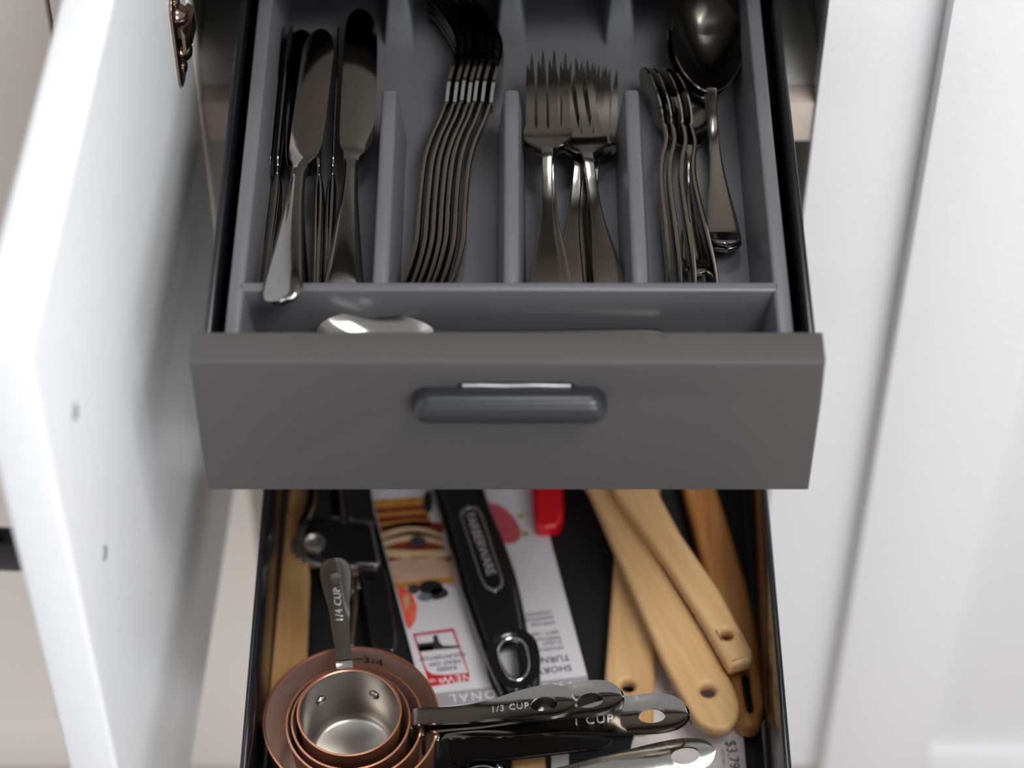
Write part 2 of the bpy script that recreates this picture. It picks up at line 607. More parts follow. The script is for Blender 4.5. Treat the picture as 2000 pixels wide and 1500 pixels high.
def make_fork(name, label, group, L, headw, prof, endw=.0095, neckw=.0028, th=.0022, sfrac=(.655, .765)):
    """length along +Y from handle end to tips; tines 0.24 L, head 0.14 L"""
    t = thing(name, label, 'fork', group=group)
    sh = L * sfrac[0]                # where the head begins to widen
    st = L * sfrac[1]                # root of the tines
    zf = table([(a * L, b) for a, b in prof])
    wh = table([(0, .0005), (.0012, endw * .45), (.004, endw * .82), (.010, endw), (.03, endw * .93), (sh * .6, neckw * 1.35), (sh * .88, neckw), (sh, neckw * 1.15)])
    obj('handle', bar(sh, wh, zf, lambda s: th * .5 + .0004 * math.sin(math.pi * min(1, s / sh)), 44, 16, 0., .38), 'steel', t, 50)
    hw = headw / 2
    wn = table([(sh, neckw * 1.15), (sh + L * .02, hw * .55), (sh + L * .045, hw * .9), (sh + L * .075, hw), (st, hw)])
    hd = obj('head', strap(st, wn, zf, th * .8, 16, None, 5, .06, sh - .0004), 'steel', t, 50)
    for i in range(4):
        rows = []
        for k in range(15):
            u = k / 14
            s = st - .0004 + (L - st) * u - (abs(i - 1.5) - .5) * .0022 * u
            c0 = (-1.5 + i) * headw / 4
            c = c0 * (1 - .06 * u)
            wd = headw / 4 * .5 * ((.99 if u < .04 else .74) if u < .08 else .74 - .30 * u) * (1 if u < .7 else max(.12, ((1 - u) / .3) ** .5))
            rows.append([Vector((c + wd * q, s, zf(s) + .06 * c * c / hw)) for q in (-1, -.4, .4, 1)])
        obj('tine', sheets([rows], th * .75), 'steel', hd, 50)
    return t

def bowl_mesh(y0, L, W, depth, th, zf, fat=.12):
    rows = []
    for i in range(11):
        r = i / 10
        row = []
        for k in range(49):
            a = 2 * math.pi * k / 48
            x = W / 2 * math.sin(a) * (1 - fat * math.cos(a)) * r
            y = y0 + L / 2 - L / 2 * math.cos(a) * r
            row.append(Vector((x, y, zf(y) - depth * (1 - r ** 2))))
        rows.append(row)
    return sheets([rows], th)

def make_spoon(name, label, group, L, bl, bw, depth, prof, endw=.0095, neckw=.0028, th=.0024):
    t = thing(name, label, 'spoon', group=group)
    zf = table([(a * L, b) for a, b in prof])
    sh = L - bl + .0015
    wh = table([(0, .0005), (.0012, endw * .5), (.004, endw * .85), (.010, endw), (.03, endw * .92), (sh * .62, neckw * 1.35), (sh * .9, neckw), (sh, neckw * 1.2)])
    obj('handle', bar(sh, wh, lambda s: zf(s) - .0006, lambda s: th * .5 + .0004 * math.sin(math.pi * min(1, s / sh)), 44, 16, 0., .38), 'steel', t, 50)
    obj('bowl', bowl_mesh(L - bl, bl, bw, depth, .0010, zf), 'steel', t, 60)
    return t

def make_knife(name, label, group, L=.246, endw=.0114):
    t = thing(name, label, 'knife', group=group)
    sh = L * .46
    wh = table([(0, .001), (.0012, endw * .55), (.004, endw * .88), (.010, endw), (.03, endw * .86), (sh * .7, .0055), (sh * .94, .0042), (sh, .0045)])
    th = table([(0, .0022), (.02, .0034), (sh * .6, .0036), (sh * .92, .0030), (sh, .0016)])
    obj('handle', bar(sh, wh, lambda s: 0, th, 40, 16), 'steel_knife', t, 55)
    right = [(.0040, sh - .001), (.0052, sh + .004), (.0112, sh + .014), (.0124, sh + .034), (.0120, L - .04), (.0104, L - .016), (.0062, L - .004)]
    left = [(.000, L), (-.0054, L - .0045), (-.0082, L - .018), (-.0084, L - .05), (-.0080, sh + .02), (-.0048, sh + .006), (-.0040, sh - .001)]
    obj('blade', plate(smooth_poly(right + left, 4), th=.0015, bev=.0005, res=1), 'steel_knife', t, 30)
    return t

FORK_PROF = [(0, .0085), (.12, .0035), (.25, .0012), (.42, .0012), (.52, .0040), (.59, .0070), (.65, .0048), (.71, .0015), (.80, .0000), (.9, .0030), (1, .0095)]
# concave side of the on-edge forks faces left: build the profile from the row in the photograph
def edge_profile(path, z, flip=1):
    P = [atz(x, y, z) for x, y in path]
    p0, p1 = P[0], P[-1]
    d = (p1 - p0).normalized()
    n = Vector((d.y, -d.x, 0))           # to the right
    L = (p1 - p0).length
    return p0, p1, L, [((p - p0).dot(d) / L, -flip * (p - p0).dot(n)) for p in P]

# --- second compartment: seven dinner forks nested on edge
path = [(768, 612), (790, 560), (803, 520), (814, 470), (818, 410), (823, 350), (829, 305), (842, 262), (862, 218), (876, 176), (885, 148), (891, 120), (892, 98), (886, 78), (872, 54), (850, 22), (832, 2)]
zc = ZF + .0125
p0, p1, L, prof = edge_profile(path, zc + .004)
names = ['leftmost', 'second from the left', 'third from the left', 'fourth and middle one', 'third from the right', 'second from the right', 'rightmost']
offs = [0, 16.5, 31, 45, 58, 74, 92]
base = None
for k in range(7):
    lab = 'long steel fork on edge in the second compartment, %s of seven' % names[k]
    if base is None:
        base = make_fork('dinner_fork', lab, 'dinner forks nested on edge', L, .0245, prof, endw=.0088, th=.0026)
        f = base
    else:
        f = dup(base, lab)
    dxw = offs[k] * (1.38 / FPX)
    dy = random.uniform(-.0015, .0015)
    aim(f, (p0.x + dxw, p0.y + dy, zc), (p1.x + dxw * 1.02, p1.y + dy, zc), -90)

# --- third compartment: pile of salad forks
sprof = FORK_PROF
def flat_fork(label, e, tip, ze, zt, roll, first=None):
    global sbase
    a, b = atz(e[0], e[1], ze), atz(tip[0], tip[1], zt)
    if sbase is None:
        sbase = make_fork('salad_fork', label, 'salad forks piled in the third compartment', .200, .0280, sprof, endw=.0098, neckw=.0030, th=.002, sfrac=(.61, .715))
        f = sbase
    else:
        f = dup(sbase, label)
    aim(f, a, b, roll)
    return f
sbase = None
z = ZF
flat_fork('short steel fork at the bottom right of the fork pile, against the third divider', (1140, 632), (1172, 112), z + .002, z + .008, 6)
flat_fork('short steel fork fanned second from the right in the fork pile', (1122, 634), (1158, 104), z + .005, z + .012, 8)
flat_fork('short steel fork fanned third from the right, half hidden in the fork pile', (1102, 634), (1146, 106), z + .008, z + .016, 8)
flat_fork('short steel fork buried just under the topmost fork of the pile', (1088, 630), (1062, 94), z + .011, z + .018, -4)
flat_fork('short steel fork lying aslant across the pile, handle to the lower right', (1204, 626), (1100, 78), z + .0145, z + .023, 4)
flat_fork('topmost short steel fork with four tines in view, left of the pile', (1066, 624), (1073, 90), z + .0185, z + .030, -3)

# --- fourth compartment: teaspoons on edge, one flat, two tablespoons
tpath = [(1302, 606), (1304, 560), (1303, 520), (1298, 460), (1292, 400), (1288, 345), (1291, 310), (1299, 276), (1298, 258), (1290, 232), (1276, 200), (1262, 170), (1248, 142)]
p0, p1, L, prof = edge_profile(tpath, ZF + .022)
ends = [(1302, 606), (1322, 606), (1350, 606), (1394, 606)]
tips = [(1248, 142), (1262, 140), (1281, 139), (1290, 140)]
tl = ['leftmost', 'second from the left', 'third from the left', 'rightmost']
tb = None
for k in range(4):
    lab = 'small steel spoon on edge in the fourth compartment, %s of four' % tl[k]
    if tb is None:
        tb = make_spoon('teaspoon', lab, 'teaspoons nested on edge', L, .046, .028, .0052, prof, endw=.0078, neckw=.0024, th=.0026)
        f = tb
    else:
        f = dup(tb, lab)
    a, b = atz(*ends[k], ZF + .014), atz(*tips[k], ZF + .0145)
    aim(f, a, b, -90 + (0, 3, 6, 14)[k])
FLATP = [(0, .010), (.12, .0035), (.3, .001), (.5, .003), (.62, .0085), (.72, .0095), (.85, .008), (1, .0095)]
f = make_spoon('teaspoon', 'small steel spoon lying flat, its dark bowl beside the on-edge spoons', 'teaspoons', .152, .048, .031, .006, FLATP, endw=.0078, neckw=.0024)
aim(f, atz(1360, 560, ZF + .001), atz(1336, 148, ZF + .001), 0)
SP = [(0, .0125), (.08, .0060), (.25, .0022), (.45, .004), (.55, .0100), (.63, .0150), (.72, .0175), (.85, .0205), (1, .0255)]
s1 = make_spoon('tablespoon', 'large steel spoon underneath, only its handle tip and bowl rim showing', 'tablespoons', .199, .075, .0425, .0125, SP, endw=.0094, neckw=.0028, th=.003)
aim(s1, atz(1419, 519, ZF + .002), atz(1358, 0, ZF + .0035), -3)
s2 = dup(s1, 'large shiny steel spoon lying face up on top, at the right end of the tray')
aim(s2, atz(1416, 508, ZF + .006), atz(1364, -8, ZF + .009), 1)

# --- first compartment: table knives
kb = make_knife('table_knife', 'steel table knife standing on edge closest to the left wall of the tray', 'table knives')
aim(kb, atz(500, 630, ZF + .012), atz(563, -20, ZF + .012), 88)
def knife(label, e, t, ze, zt, roll):
    return aim(dup(kb, label), atz(*e, ze), atz(*t, zt), roll)
knife('steel table knife standing on edge, second from the left wall of the tray', (516, 630), (580, -24), ZF + .013, ZF + .013, 84)
knife('steel table knife standing on edge just right of the overhanging knife', (621, 630), (628, -30), ZF + .012, ZF + .010, 86)
knife('steel table knife standing on edge under the pale flat knife', (637, 630), (664, -30), ZF + .012, ZF + .011, 96)
knife('steel table knife leaning on its side beneath the overhanging knife', (568, 630), (596, -20), ZF + .006, ZF + .006, 24)
knife('steel table knife lying flat, pale broad blade, beside the first divider', (669, 596), (708, -60), ZF + .021, ZF + .024, 8)
knife('topmost steel table knife, its bright handle hanging over the front divider', (548, 592), (622, 62), ZR + .0045, ZF + .030, -14)

# --- front compartment: a serving spoon on its side
sv = make_spoon('serving_spoon', 'shiny steel serving spoon lying crosswise in the narrow front compartment of the tray', None, .19, .064, .030, .010,
                [(0, 0), (.5, 0), (.64, .001), (.8, .002), (1, .002)], endw=.0085, neckw=.004, th=.003)
svt = atz(619, 652, -.030)
aim(sv, svt + Vector((.19, -.001, -.004)), svt, 0)

# ================================================================== lower drawer
ZB = -.322         # top of the liner
LX0, LX1 = -.1503, .1593
ld = thing('drawer', 'black metal drawer pulled out further below, full of utensils', 'drawer', (0, 0, ZB))
def lpart(n, me, m, par=None):
    o = obj(n, me, m, par or ld)
    o.data.transform(Matrix.Translation((0, 0, -ZB)))
    return o
lpart('side_wall', box_mesh(LX0, LX0 + .004, -.168, .56, ZB - .008, -.23, .0012), 'drawer_black')
lpart('side_wall', box_mesh(LX1 - .004, LX1, -.168, .56, ZB - .008, -.23, .0012), 'drawer_black')
lpart('bottom', box_mesh(LX0 + .0042, LX1 - .0042, -.168, .56, ZB - .006, ZB), 'drawer_liner')
lpart('back_wall', box_mesh(LX0 + .0042, LX1 - .0042, .553, .56, ZB + .0002, -.232), 'drawer_black')
lfp = rot90(plate([(LX0 - .005, ZB - .01), (LX1 + .005, ZB - .01), (LX1 + .005, -.225), (LX0 - .005, -.225)], [], .022, .0016, 3))
lfp.transform(Matrix.Translation((0, -.1795, 0)))
lpart('front_panel', lfp, 'drawer_paint')

def flat_thing(name, label, cat, group, z, ref):
    o = atz(ref[0], ref[1], z)
    t = thing(name, label, cat, (o.x, o.y, z), group)
    return t
def flat_part(t, name, px, z, th, m, bev=0., holes=(), rnd=0., smooth=False, res=3, lift=0., parent=None):
    """a plate drawn over the photograph's outline at height z (its top), parented to t"""
    pts = pxpoly(px, z)
    if rnd:
        pts = round_poly(pts, rnd)
    if smooth:
        pts = smooth_poly(pts)
    o = t.location
    me = plate(local(pts, o), [local(h, o) for h in holes], th, bev, res)
    me.transform(Matrix.Translation((0, 0, z - th / 2 - o.z + lift)))
    return obj(name, me, m, parent or t, 50)
def hole_px(cx, cy, r_m, z, ry=None):
    c = atz(cx, cy, z)
    return ellipse(c.x, c.y, r_m, ry or r_m)

# left bamboo tool
t = flat_thing('bamboo_spatula', 'flat bamboo utensil lying along the left wall of the lower drawer', 'utensil', 'wooden utensils', ZB, (565, 1150))
flat_part(t, 'handle', [(557, 1000), (600, 1000), (605, 1130), (594, 1420), (519, 1420), (535, 1240)], ZB + .012, .011, 'bamboo_warm', .0025)
flat_part(t, 'head', [(559, 1001), (599, 1001), (660, 820), (650, 720), (596, 720), (586, 820)], ZB + .011, .008, 'bamboo_warm', .0025, smooth=True)

# backing card of the boxed turner
ZC = ZB + .0035
CARD = [(690, 840), (1006, 800), (1155, 1350), (833, 1387)]
card = flat_thing('packaging_card', 'white packaging card with pancake picture and grey band, under the black turner', 'packaging', None, ZC, (930, 1180))
flat_part(card, 'board', CARD, ZC, .0012, 'card_white')
def ink(name, px, m, lvl=1, **k):
    z = ZC + .00012 * lvl
    return flat_part(card, name, px, z, .0001, m, **k)
def lerp(a, b, t):
    return (a[0] + (b[0] - a[0]) * t, a[1] + (b[1] - a[1]) * t)
def ed(y):
    """left edge of the card at image height y"""
    return 690 + (838 - 690) * (y - 840) / (1408 - 840) + 2
# grey band with white capitals
ink('band', [(825, 1357), (1147, 1320), (1154, 1347), (832, 1384)], 'card_grey')
# pancake picture, layer by layer
for (y0, y1, xr, m, lv, cu) in [(977, 1003, 832, 'pancake_gold', 1, 0), (994, 1003, 828, 'pancake_red', 2, 0), (1003, 1020, 836, 'pancake_gold', 1, 0), (1012, 1022, 832, 'pancake_red', 2, -2),
                         (1020, 1036, 840, 'pancake_gold', 1, -4), (1030, 1048, 862, 'pancake_red', 1, -8), (1042, 1056, 862, 'pancake_cream', 2, -14), (1053, 1068, 866, 'pancake_cream', 2, -16),
                         (1058, 1090, 868, 'pancake_red', 1, -8), (1073, 1088, 872, 'pancake_cream', 2, 2), (1084, 1108, 880, 'pancake_red', 1, -4), (1097, 1146, 884, 'pancake_pale', 2, -10)]:
    x0a, x0b = ed(y0), ed(y1)
    top = [(x0a + (xr - x0a) * t, y0 + cu * math.sin(math.pi * t) - 8 * t * (y0 < 1040)) for t in (0, .2, .4, .6, .8, 1)]
    bot = [(x0b + (xr + 4 - x0b) * t, y1 + cu * .8 * math.sin(math.pi * t) - 8 * t * (y0 < 1040)) for t in (1, .8, .6, .4, .2, 0)]
    ink('pancake_print', top + bot, m, lv)
ink('syrup_print', [(ed(1138), 1138), (800, 1136), (850, 1130), (886, 1128), (888, 1136), (850, 1142), (800, 1148), (ed(1146), 1147)], 'pancake_gold', 3)
ink('blueberry_print', ellipse(816, 1058, 16, 12, 18), 'berry', 3)
ink('blueberry_print', ellipse(836, 980, 9, 22, 18), 'ink_charcoal', 4)
ink('blueberry_print', ellipse(842, 1148, 24, 15, 18), 'ink_black', 4)
ink('blueberry_print', ellipse(808, 1150, 12, 10, 18), 'berry', 4)
ink('blueberry_print', ellipse(858, 1158, 18, 11, 18), 'berry', 4)
ink('blueberry_print', ellipse(830, 1166, 15, 8, 18), 'ink_grey', 5)
ink('blueberry_print', ellipse(852, 1166, 10, 5, 18), 'ink_charcoal', 6)
ink('strawberry_print', [(ed(1146) + 1, 1146), (790, 1148), (806, 1162), (815, 1184), (812, 1210), (803, 1226), (796, 1228), (ed(1222) + 2, 1222)], 'strawberry', 3)
ink('strawberry_highlight', [(ed(1170) + 8, 1168), (796, 1160), (800, 1178), (790, 1196), (ed(1188) + 8, 1182)], 'pancake_pale', 4)
ink('raspberry_print', [(948, 986), (966, 984), (990, 996), (1010, 1020), (1018, 1044), (1006, 1060), (984, 1060), (968, 1048), (956, 1016)], 'raspberry', 2, smooth=True)
ink('leaf_print', ellipse(1017, 1008, 6, 5, 12), 'leaf', 3)
ink('leaf_print', ellipse(1026, 1043, 7, 5, 12), 'leaf', 3)
# red framed box
ink('new_box', [(806, 1238), (886, 1227), (922, 1329), (840, 1341)], 'ink_red', 1)
ink('new_box_field', [(812, 1242), (883, 1233), (914, 1314), (870, 1318), (845, 1317), (834, 1309), (829, 1298)], 'card_white', 2)
ink('counter_print', [(816, 1257), (847, 1254), (848, 1270), (819, 1273)], 'ink_charcoal', 3)
ink('turner_print', [(846, 1241), (854, 1240), (858, 1254), (866, 1261), (880, 1261), (896, 1261), (897, 1265), (852, 1269), (847, 1268)], 'ink_charcoal', 4)
ink('counter_print', [(816, 1264), (848, 1260), (850, 1268), (819, 1273)], 'ink_charcoal', 3)
# lettering: upside down as the card lies
xa = (atz(838, 1407, ZC) - atz(1160, 1371, ZC)).normalized()
ya = Vector((-xa.y, xa.x, 0)) if xa.x > 0 else Vector((-xa.y, xa.x, 0))
CF = Matrix((xa, ya, Vector((0, 0, 1)))).transposed().to_4x4()
def ctext(s, px, size, m, sp=1., lvl=6, align='CENTER'):
    me = text_mesh(s, size, .00004, sp, align)
    M = CF.copy()
    M.translation = atz(px[0], px[1], ZC + .0001 * lvl) - card.location
    me.transform(M)
    return obj('lettering', me, m, card, None)
ctext('PROFESSIONAL', (998, 1351), .0090, 'ink_white', 1.30)
ctext('SHORT', (1117, 1303), .0066, 'ink_navy', 1.05, align='LEFT')
ctext('TURNER', (1113, 1283), .0066, 'ink_navy', 1.05, align='LEFT')
for s, px in (('NYLON HEAD', (1101, 1264)), ('IS HEAT', (1098, 1253)), ('RESISTANT', (1095, 1244)), ('400\u00b0F / 204\u00b0C', (1092, 1233)),
              ('SAFE FOR', (1084, 1215)), ('NONSTICK', (1081, 1205)), ('COOKWARE', (1078, 1195))):
    ctext(s, px, .0036, 'ink_grey', 1.0, align='LEFT')
ctext('NEW', (892, 1325), .0078, 'ink_white', 1.1)
ctext('& up', (851, 1330), .0044, 'ink_white', 1.0)
ctext('RAISES', (873, 1305), .0043, 'ink_navy', 1.0)
ctext('HEAD OFF', (869, 1294), .0043, 'ink_navy', 1.0)
ctext('COUNTERTOP', (865, 1282), .0043, 'ink_navy', 1.0)

# black turner on the card
ZT = ZC + .0175
tu = flat_thing('turner', 'black nylon turner with a glossy handle, name badge and chrome hanging loop, on the card', 'utensil', None, ZC + .0004, (950, 1150))
hole = pxpoly(smooth_poly([(986, 1250), (1004, 1246), (1022, 1254), (1030, 1276), (1031, 1304), (1020, 1322), (1002, 1324), (988, 1312), (977, 1288), (974, 1264)], 3), ZT)
flat_part(tu, 'handle', [(800, 800), (880, 800), (930, 900), (962, 990), (998, 1080), (1018, 1150), (1034, 1240), (1038, 1300), (1034, 1334), (1016, 1352), (990, 1352), (974, 1334), (950, 1280), (920, 1200), (898, 1130), (878, 1060), (858, 990), (830, 900)],
          ZT, .0165, 'black_plastic', .0075, holes=[hole], smooth=True, res=5)
def ring_part(t, name, outer, inner, z, th, m, parent=None, bev=.0004):
    return flat_part(t, name, outer, z, th, m, bev, holes=[pxpoly(inner, z)], parent=parent, res=2)
ho = smooth_poly([(984, 1245), (1004, 1241), (1024, 1249), (1034, 1275), (1035, 1306), (1022, 1326), (1001, 1329), (985, 1316), (973, 1290), (969, 1262)], 4)
hi_ = smooth_poly([(987, 1251), (1004, 1247), (1020, 1255), (1028, 1277), (1029, 1303), (1018, 1320), (1003, 1322), (990, 1310), (979, 1287), (976, 1266)], 4)
ring_part(tu, 'hanging_loop', ho, hi_, ZT + .0012, .0045, 'chrome', bev=.0012)
bo = round_poly([(896, 1000), (912, 986), (934, 988), (944, 1006), (982, 1126), (982, 1146), (966, 1156), (946, 1146), (936, 1126)], 6)
bi = round_poly([(902, 1003), (914, 992), (930, 994), (939, 1010), (977, 1128), (976, 1142), (964, 1149), (950, 1141), (941, 1124)], 5)
bd = ring_part(tu, 'badge', bo, bi, ZT + .0012, .0016, 'chrome', bev=.0004)
flat_part(tu, 'badge_field', bi, ZT + .0006, .0008, 'black_enamel', parent=bd)
me = text_mesh('FARBERWARE', .0086, .00012, .96)
d = (atz(958, 1112, ZT) - atz(922, 1012, ZT)).normalized()
M = Matrix((d, Vector((-d.y, d.x, 0)), Vector((0, 0, 1)))).transposed().to_4x4()
M.translation = atz(938, 1062, ZT + .0008) - tu.location
me.transform(M)
obj('lettering', me, 'engrave', bd, None)
flat_part(tu, 'blade', [(770, 802), (905, 800), (900, 620), (740, 620)], ZC + .008, .003, 'black_plastic', .001)

# red utensil end
t = flat_thing('red_utensil', 'red plastic utensil end between the card and the wooden spoons', 'utensil', None, ZB, (1068, 990))
flat_part(t, 'handle', [(1034, 900), (1098, 900), (1102, 1006), (1092, 1026), (1060, 1029), (1044, 1026)], ZB + .014, .013, 'red_plastic', .003, rnd=.004)
flat_part(t, 'ridge', [(1050, 905), (1056, 905), (1060, 1012), (1052, 1012)], ZB + .0146, .002, 'red_plastic', .0005)
flat_part(t, 'head', [(1010, 700), (1110, 700), (1098, 902), (1034, 902)], ZB + .010, .006, 'red_plastic', .002, rnd=.01)

# can opener
ZO = ZB + .020
co = flat_thing('can_opener', 'black can opener with chrome pivot and toothed wheel, left of the card', 'can opener', None, ZB, (660, 1050))
flat_part(co, 'plate', [(592, 1050), (596, 1030), (606, 1016), (618, 1009), (660, 1014), (700, 1020), (722, 1022), (730, 1060), (738, 1100), (690, 1098), (640, 1098), (606, 1088), (592, 1072)], ZO, .003, 'black_enamel', .0008, rnd=.004)
flat_part(co, 'plate_edge', [(580, 1058), (586, 1028), (604, 1010), (618, 1002), (726, 1014), (744, 1104), (640, 1108), (604, 1100), (588, 1084)], ZO - .003, .0045, 'satin_steel', .0008, rnd=.005)
c = atz(613, 1062, ZO)
rv = obj('pivot', lathe([(0, .0010), (.0036, .0012), (.0054, .0030), (.0070, .0028), (.0078, .0008), (.0078, -.001)], 28), 'satin_steel', co)
rv.data.transform(Matrix.Translation(c - co.location))
gear = []
gc = atz(622, 1066, ZO - .008)
for k in range(72):
    a = 2 * math.pi * k / 72
    r = .0178 if (k % 4) < 2 else .0158
    gear.append(Vector((gc.x + r * math.cos(a), gc.y + r * math.sin(a))))
g = obj('toothed_wheel', plate(local(gear, co.location), [], .004, .0005), 'satin_steel', co)
g.data.transform(Matrix.Translation((0, 0, gc.z - co.location.z)))
gear2 = []
gc = atz(668, 1140, ZO - .010)
for k in range(64):
    a = 2 * math.pi * k / 64
    r = .0128 if (k % 4) < 2 else .0112
    gear2.append(Vector((gc.x + r * math.cos(a), gc.y + r * .9 * math.sin(a))))
g = obj('toothed_wheel', plate(local(gear2, co.location), [], .004, .0005), 'satin_steel', co)
g.data.transform(Matrix.Translation((0, 0, gc.z - co.location.z)))
flat_part(co, 'handle', [(596, 800), (640, 800), (650, 930), (646, 1012), (610, 1016), (586, 1030), (582, 1018), (594, 985), (600, 940)], ZO - .001, .010, 'black_plastic', .003, smooth=True)
flat_part(co, 'handle', [(660, 800), (704, 800), (722, 930), (734, 1020), (690, 1018), (662, 1012)], ZO - .002, .010, 'black_plastic', .003)
hp = [atz(656, 800, ZO), atz(662, 930, ZO), atz(672, 1016, ZO)]
obj('handle_rod', tube([p - co.location for p in hp], .0022, 10), 'steel', co)
hp = [atz(600, 1016, ZO), atz(614, 985, ZO), atz(618, 940, ZO), atz(616, 800, ZO)]
obj('handle_rod', tube([p - co.location for p in hp], .0020, 10), 'bronze', co)
rod = obj('guide_pin', tube([atz(696, 1102, ZO + .002) - co.location, atz(732, 1102, ZO + .002) - co.location], .0016, 10), 'chrome', co)
flat_part(co, 'turning_key', [(700, 1110), (748, 1106), (764, 1180), (775, 1262), (750, 1272), (722, 1262), (712, 1200), (704, 1150)], ZO - .006, .008, 'black_plastic', .003, smooth=True)
flat_part(co, 'cutter_edge', [(684, 1110), (702, 1110), (700, 1165), (690, 1262), (682, 1262), (688, 1160)], ZO - .008, .004, 'bronze', .001)

# paper label beneath the wooden spoons
ZP = ZB + .0015
pl = flat_thing('paper_label', 'white paper label with a price, under the bamboo handles in the right corner', 'label', None, ZB, (1350, 1400))
flat_part(pl, 'sheet', [(1270, 1210), (1410, 1210), (1452, 1440), (1462, 1560), (1205, 1560), (1238, 1440)], ZP, .0006, 'paper_white')
def ltext(s, px, px2, size, m, sp=1.):
    me = text_mesh(s, size, .00004, sp)
    a, b = atz(px[0], px[1], ZP), atz(px2[0], px2[1], ZP)
    d = (b - a).normalized()
    M = Matrix((d, Vector((-d.y, d.x, 0)), Vector((0, 0, 1)))).transposed().to_4x4()
    M.translation = (a + b) / 2 - pl.location + Vector((0, 0, .0001))
    me.transform(M)
    obj('lettering', me, m, pl, None)
ltext('$3.79', (1427, 1456), (1433, 1492), .0092, 'ink_charcoal')
ltext('KITCHEN', (1410, 1466), (1414, 1492), .0028, 'ink_grey')
ltext('FINE', (1330, 1352), (1350, 1420), .0115, 'ink_black')
ltext('12.1 in (30.8 cm)', (1296, 1290), (1306, 1366), .0052, 'ink_grey')
ltext('Easy', (1314, 1350), (1318, 1380), .0048, 'ink_grey')
tag(flat_part(pl, 'x', [(1077, 1440), (1111, 1440), (1111, 1540), (1077, 1540)], ZB + .0008, .0006, 'paper_white'), 'narrow white paper strip lying beside the bamboo handle end at the bottom', 'paper')
strip = pl.children[-1]
strip.name = 'paper_strip'
mw = pl.location.copy()
strip.parent = None
strip.location = mw

# wooden utensils
def wood(name, label, m, z, th, outline, hole, ref, bev=.0035, head=None, rnd=.006, r=.0042, turn=0.):
    t = flat_thing(name, label, 'utensil', 'wooden utensils', z - th, ref)
    hs = [hole_px(hole[0], hole[1], r, z)] if hole else []
    flat_part(t, 'handle', outline, z, th, m, bev, holes=hs, rnd=rnd, res=4)
    if head:
        flat_part(t, 'head', head, z - .001, th * .7, m, .0025, smooth=True)
    a = math.radians(turn)                 # grain runs along the tool's own length
    for ch in t.children:
        ch.data.transform(Matrix.Rotation(-a, 4, 'Z'))
    t.rotation_euler.z = a
    return t
wood('bamboo_spatula', 'straight bamboo utensil with a hole, lying lowest, left of the crossed ones', 'bamboo', ZB + .013, .011,
     [(1216, 900), (1290, 900), (1288, 1100), (1276, 1420), (1173, 1420), (1192, 1180)], (1227, 1337), (1230, 1250), head=[(1216, 905), (1290, 905), (1310, 760), (1250, 700), (1195, 760)])
wood('slotted_wooden_spoon', 'orange-brown wooden utensil with a long slot, against the right wall of the lower drawer', 'olive_wood', ZB + .017, .015,
     [(1322, 900), (1384, 900), (1424, 1020), (1462, 1140), (1486, 1260), (1496, 1370), (1488, 1412), (1466, 1422), (1440, 1410), (1428, 1340), (1404, 1230), (1372, 1100), (1345, 990)], None, (1420, 1200), .005,
     head=[(1320, 905), (1386, 905), (1400, 780), (1350, 700), (1300, 780)], rnd=.010)
sl = [o for o in COL.objects if o.name.startswith('slotted_wooden_spoon')][-1]
old = [c for c in sl.children if c.name.startswith('handle')][0]
bpy.data.objects.remove(old)
z_ = ZB + .017
flat_part(sl, 'handle', [(1322, 900), (1384, 900), (1424, 1020), (1462, 1140), (1486, 1260), (1496, 1370), (1488, 1412), (1466, 1422), (1440, 1410), (1428, 1340), (1404, 1230), (1372, 1100), (1345, 990)], z_, .015, 'olive_wood', .005,
          holes=[pxpoly(smooth_poly([(1450, 1310), (1462, 1300), (1468, 1340), (1472, 1380), (1462, 1384), (1454, 1350)], 3), z_)], rnd=.010, res=4)
wood('bamboo_spoon', 'long bamboo utensil with a round holed end, crossing over the price label', 'bamboo', ZB + .031, .010,
     [(1090, 850), (1166, 850), (1206, 962), (1300, 1110), (1400, 1272), (1441, 1352), (1448, 1392), (1426, 1424), (1390, 1424), (1356, 1404), (1296, 1290), (1216, 1110), (1152, 960)], (1383, 1346), (1300, 1200),
     head=[(1088, 856), (1168, 852), (1170, 740), (1110, 690), (1050, 750)], rnd=.007, r=.0047, turn=24)
wood('bamboo_spoon', 'bamboo utensil with a square-cut holed end, topmost of the crossed wooden handles', 'bamboo', ZB + .043, .011,
     [(1150, 840), (1225, 840), (1288, 962), (1330, 1040), (1406, 1150), (1472, 1270), (1470, 1288), (1424, 1302), (1376, 1216), (1300, 1096), (1202, 960)], (1420, 1237), (1340, 1120),
     head=[(1148, 846), (1228, 842), (1230, 740), (1170, 700), (1110, 750)], rnd=.0025, r=.0038, turn=26)
wood('bamboo_spatula', 'bamboo utensil end poking out from under the measuring cup handles at the bottom', 'bamboo_warm', ZB + .010, .009,
     [(1008, 1438), (1060, 1438), (1066, 1480), (1068, 1600), (994, 1600), (998, 1480)], None, (1030, 1500), head=None, rnd=.008)

# ================================================================== copper measuring cups
def cup_shape(r, h):
    rb = r * .90
    outer = [(0, 0), (rb * .80, 0), (rb * .93, .0012), (rb, .005), (r - .0004, h - .0006), (r, h), (r - .0012, h + .0002), (r - .0017, h - .0006)]
    inner = [(r - .0017, h - .0006), (r - .0019, h - .0016), (rb - .0018, .0065), (rb * .92 - .0018, .0028), (rb * .8, .0018), (0, .0016)]
    return outer, inner

def hole_rows(L, hc, hl):
    a = [(hc - hl) * k / 30 for k in range(30)]
    b = [hc - hl * math.cos(math.pi * k / 22) for k in range(23)]
    e = hc + hl
    c = [e + (L - e) * math.sin(.5 * math.pi * k / 16) for k in range(1, 17)]
    return a + b + c

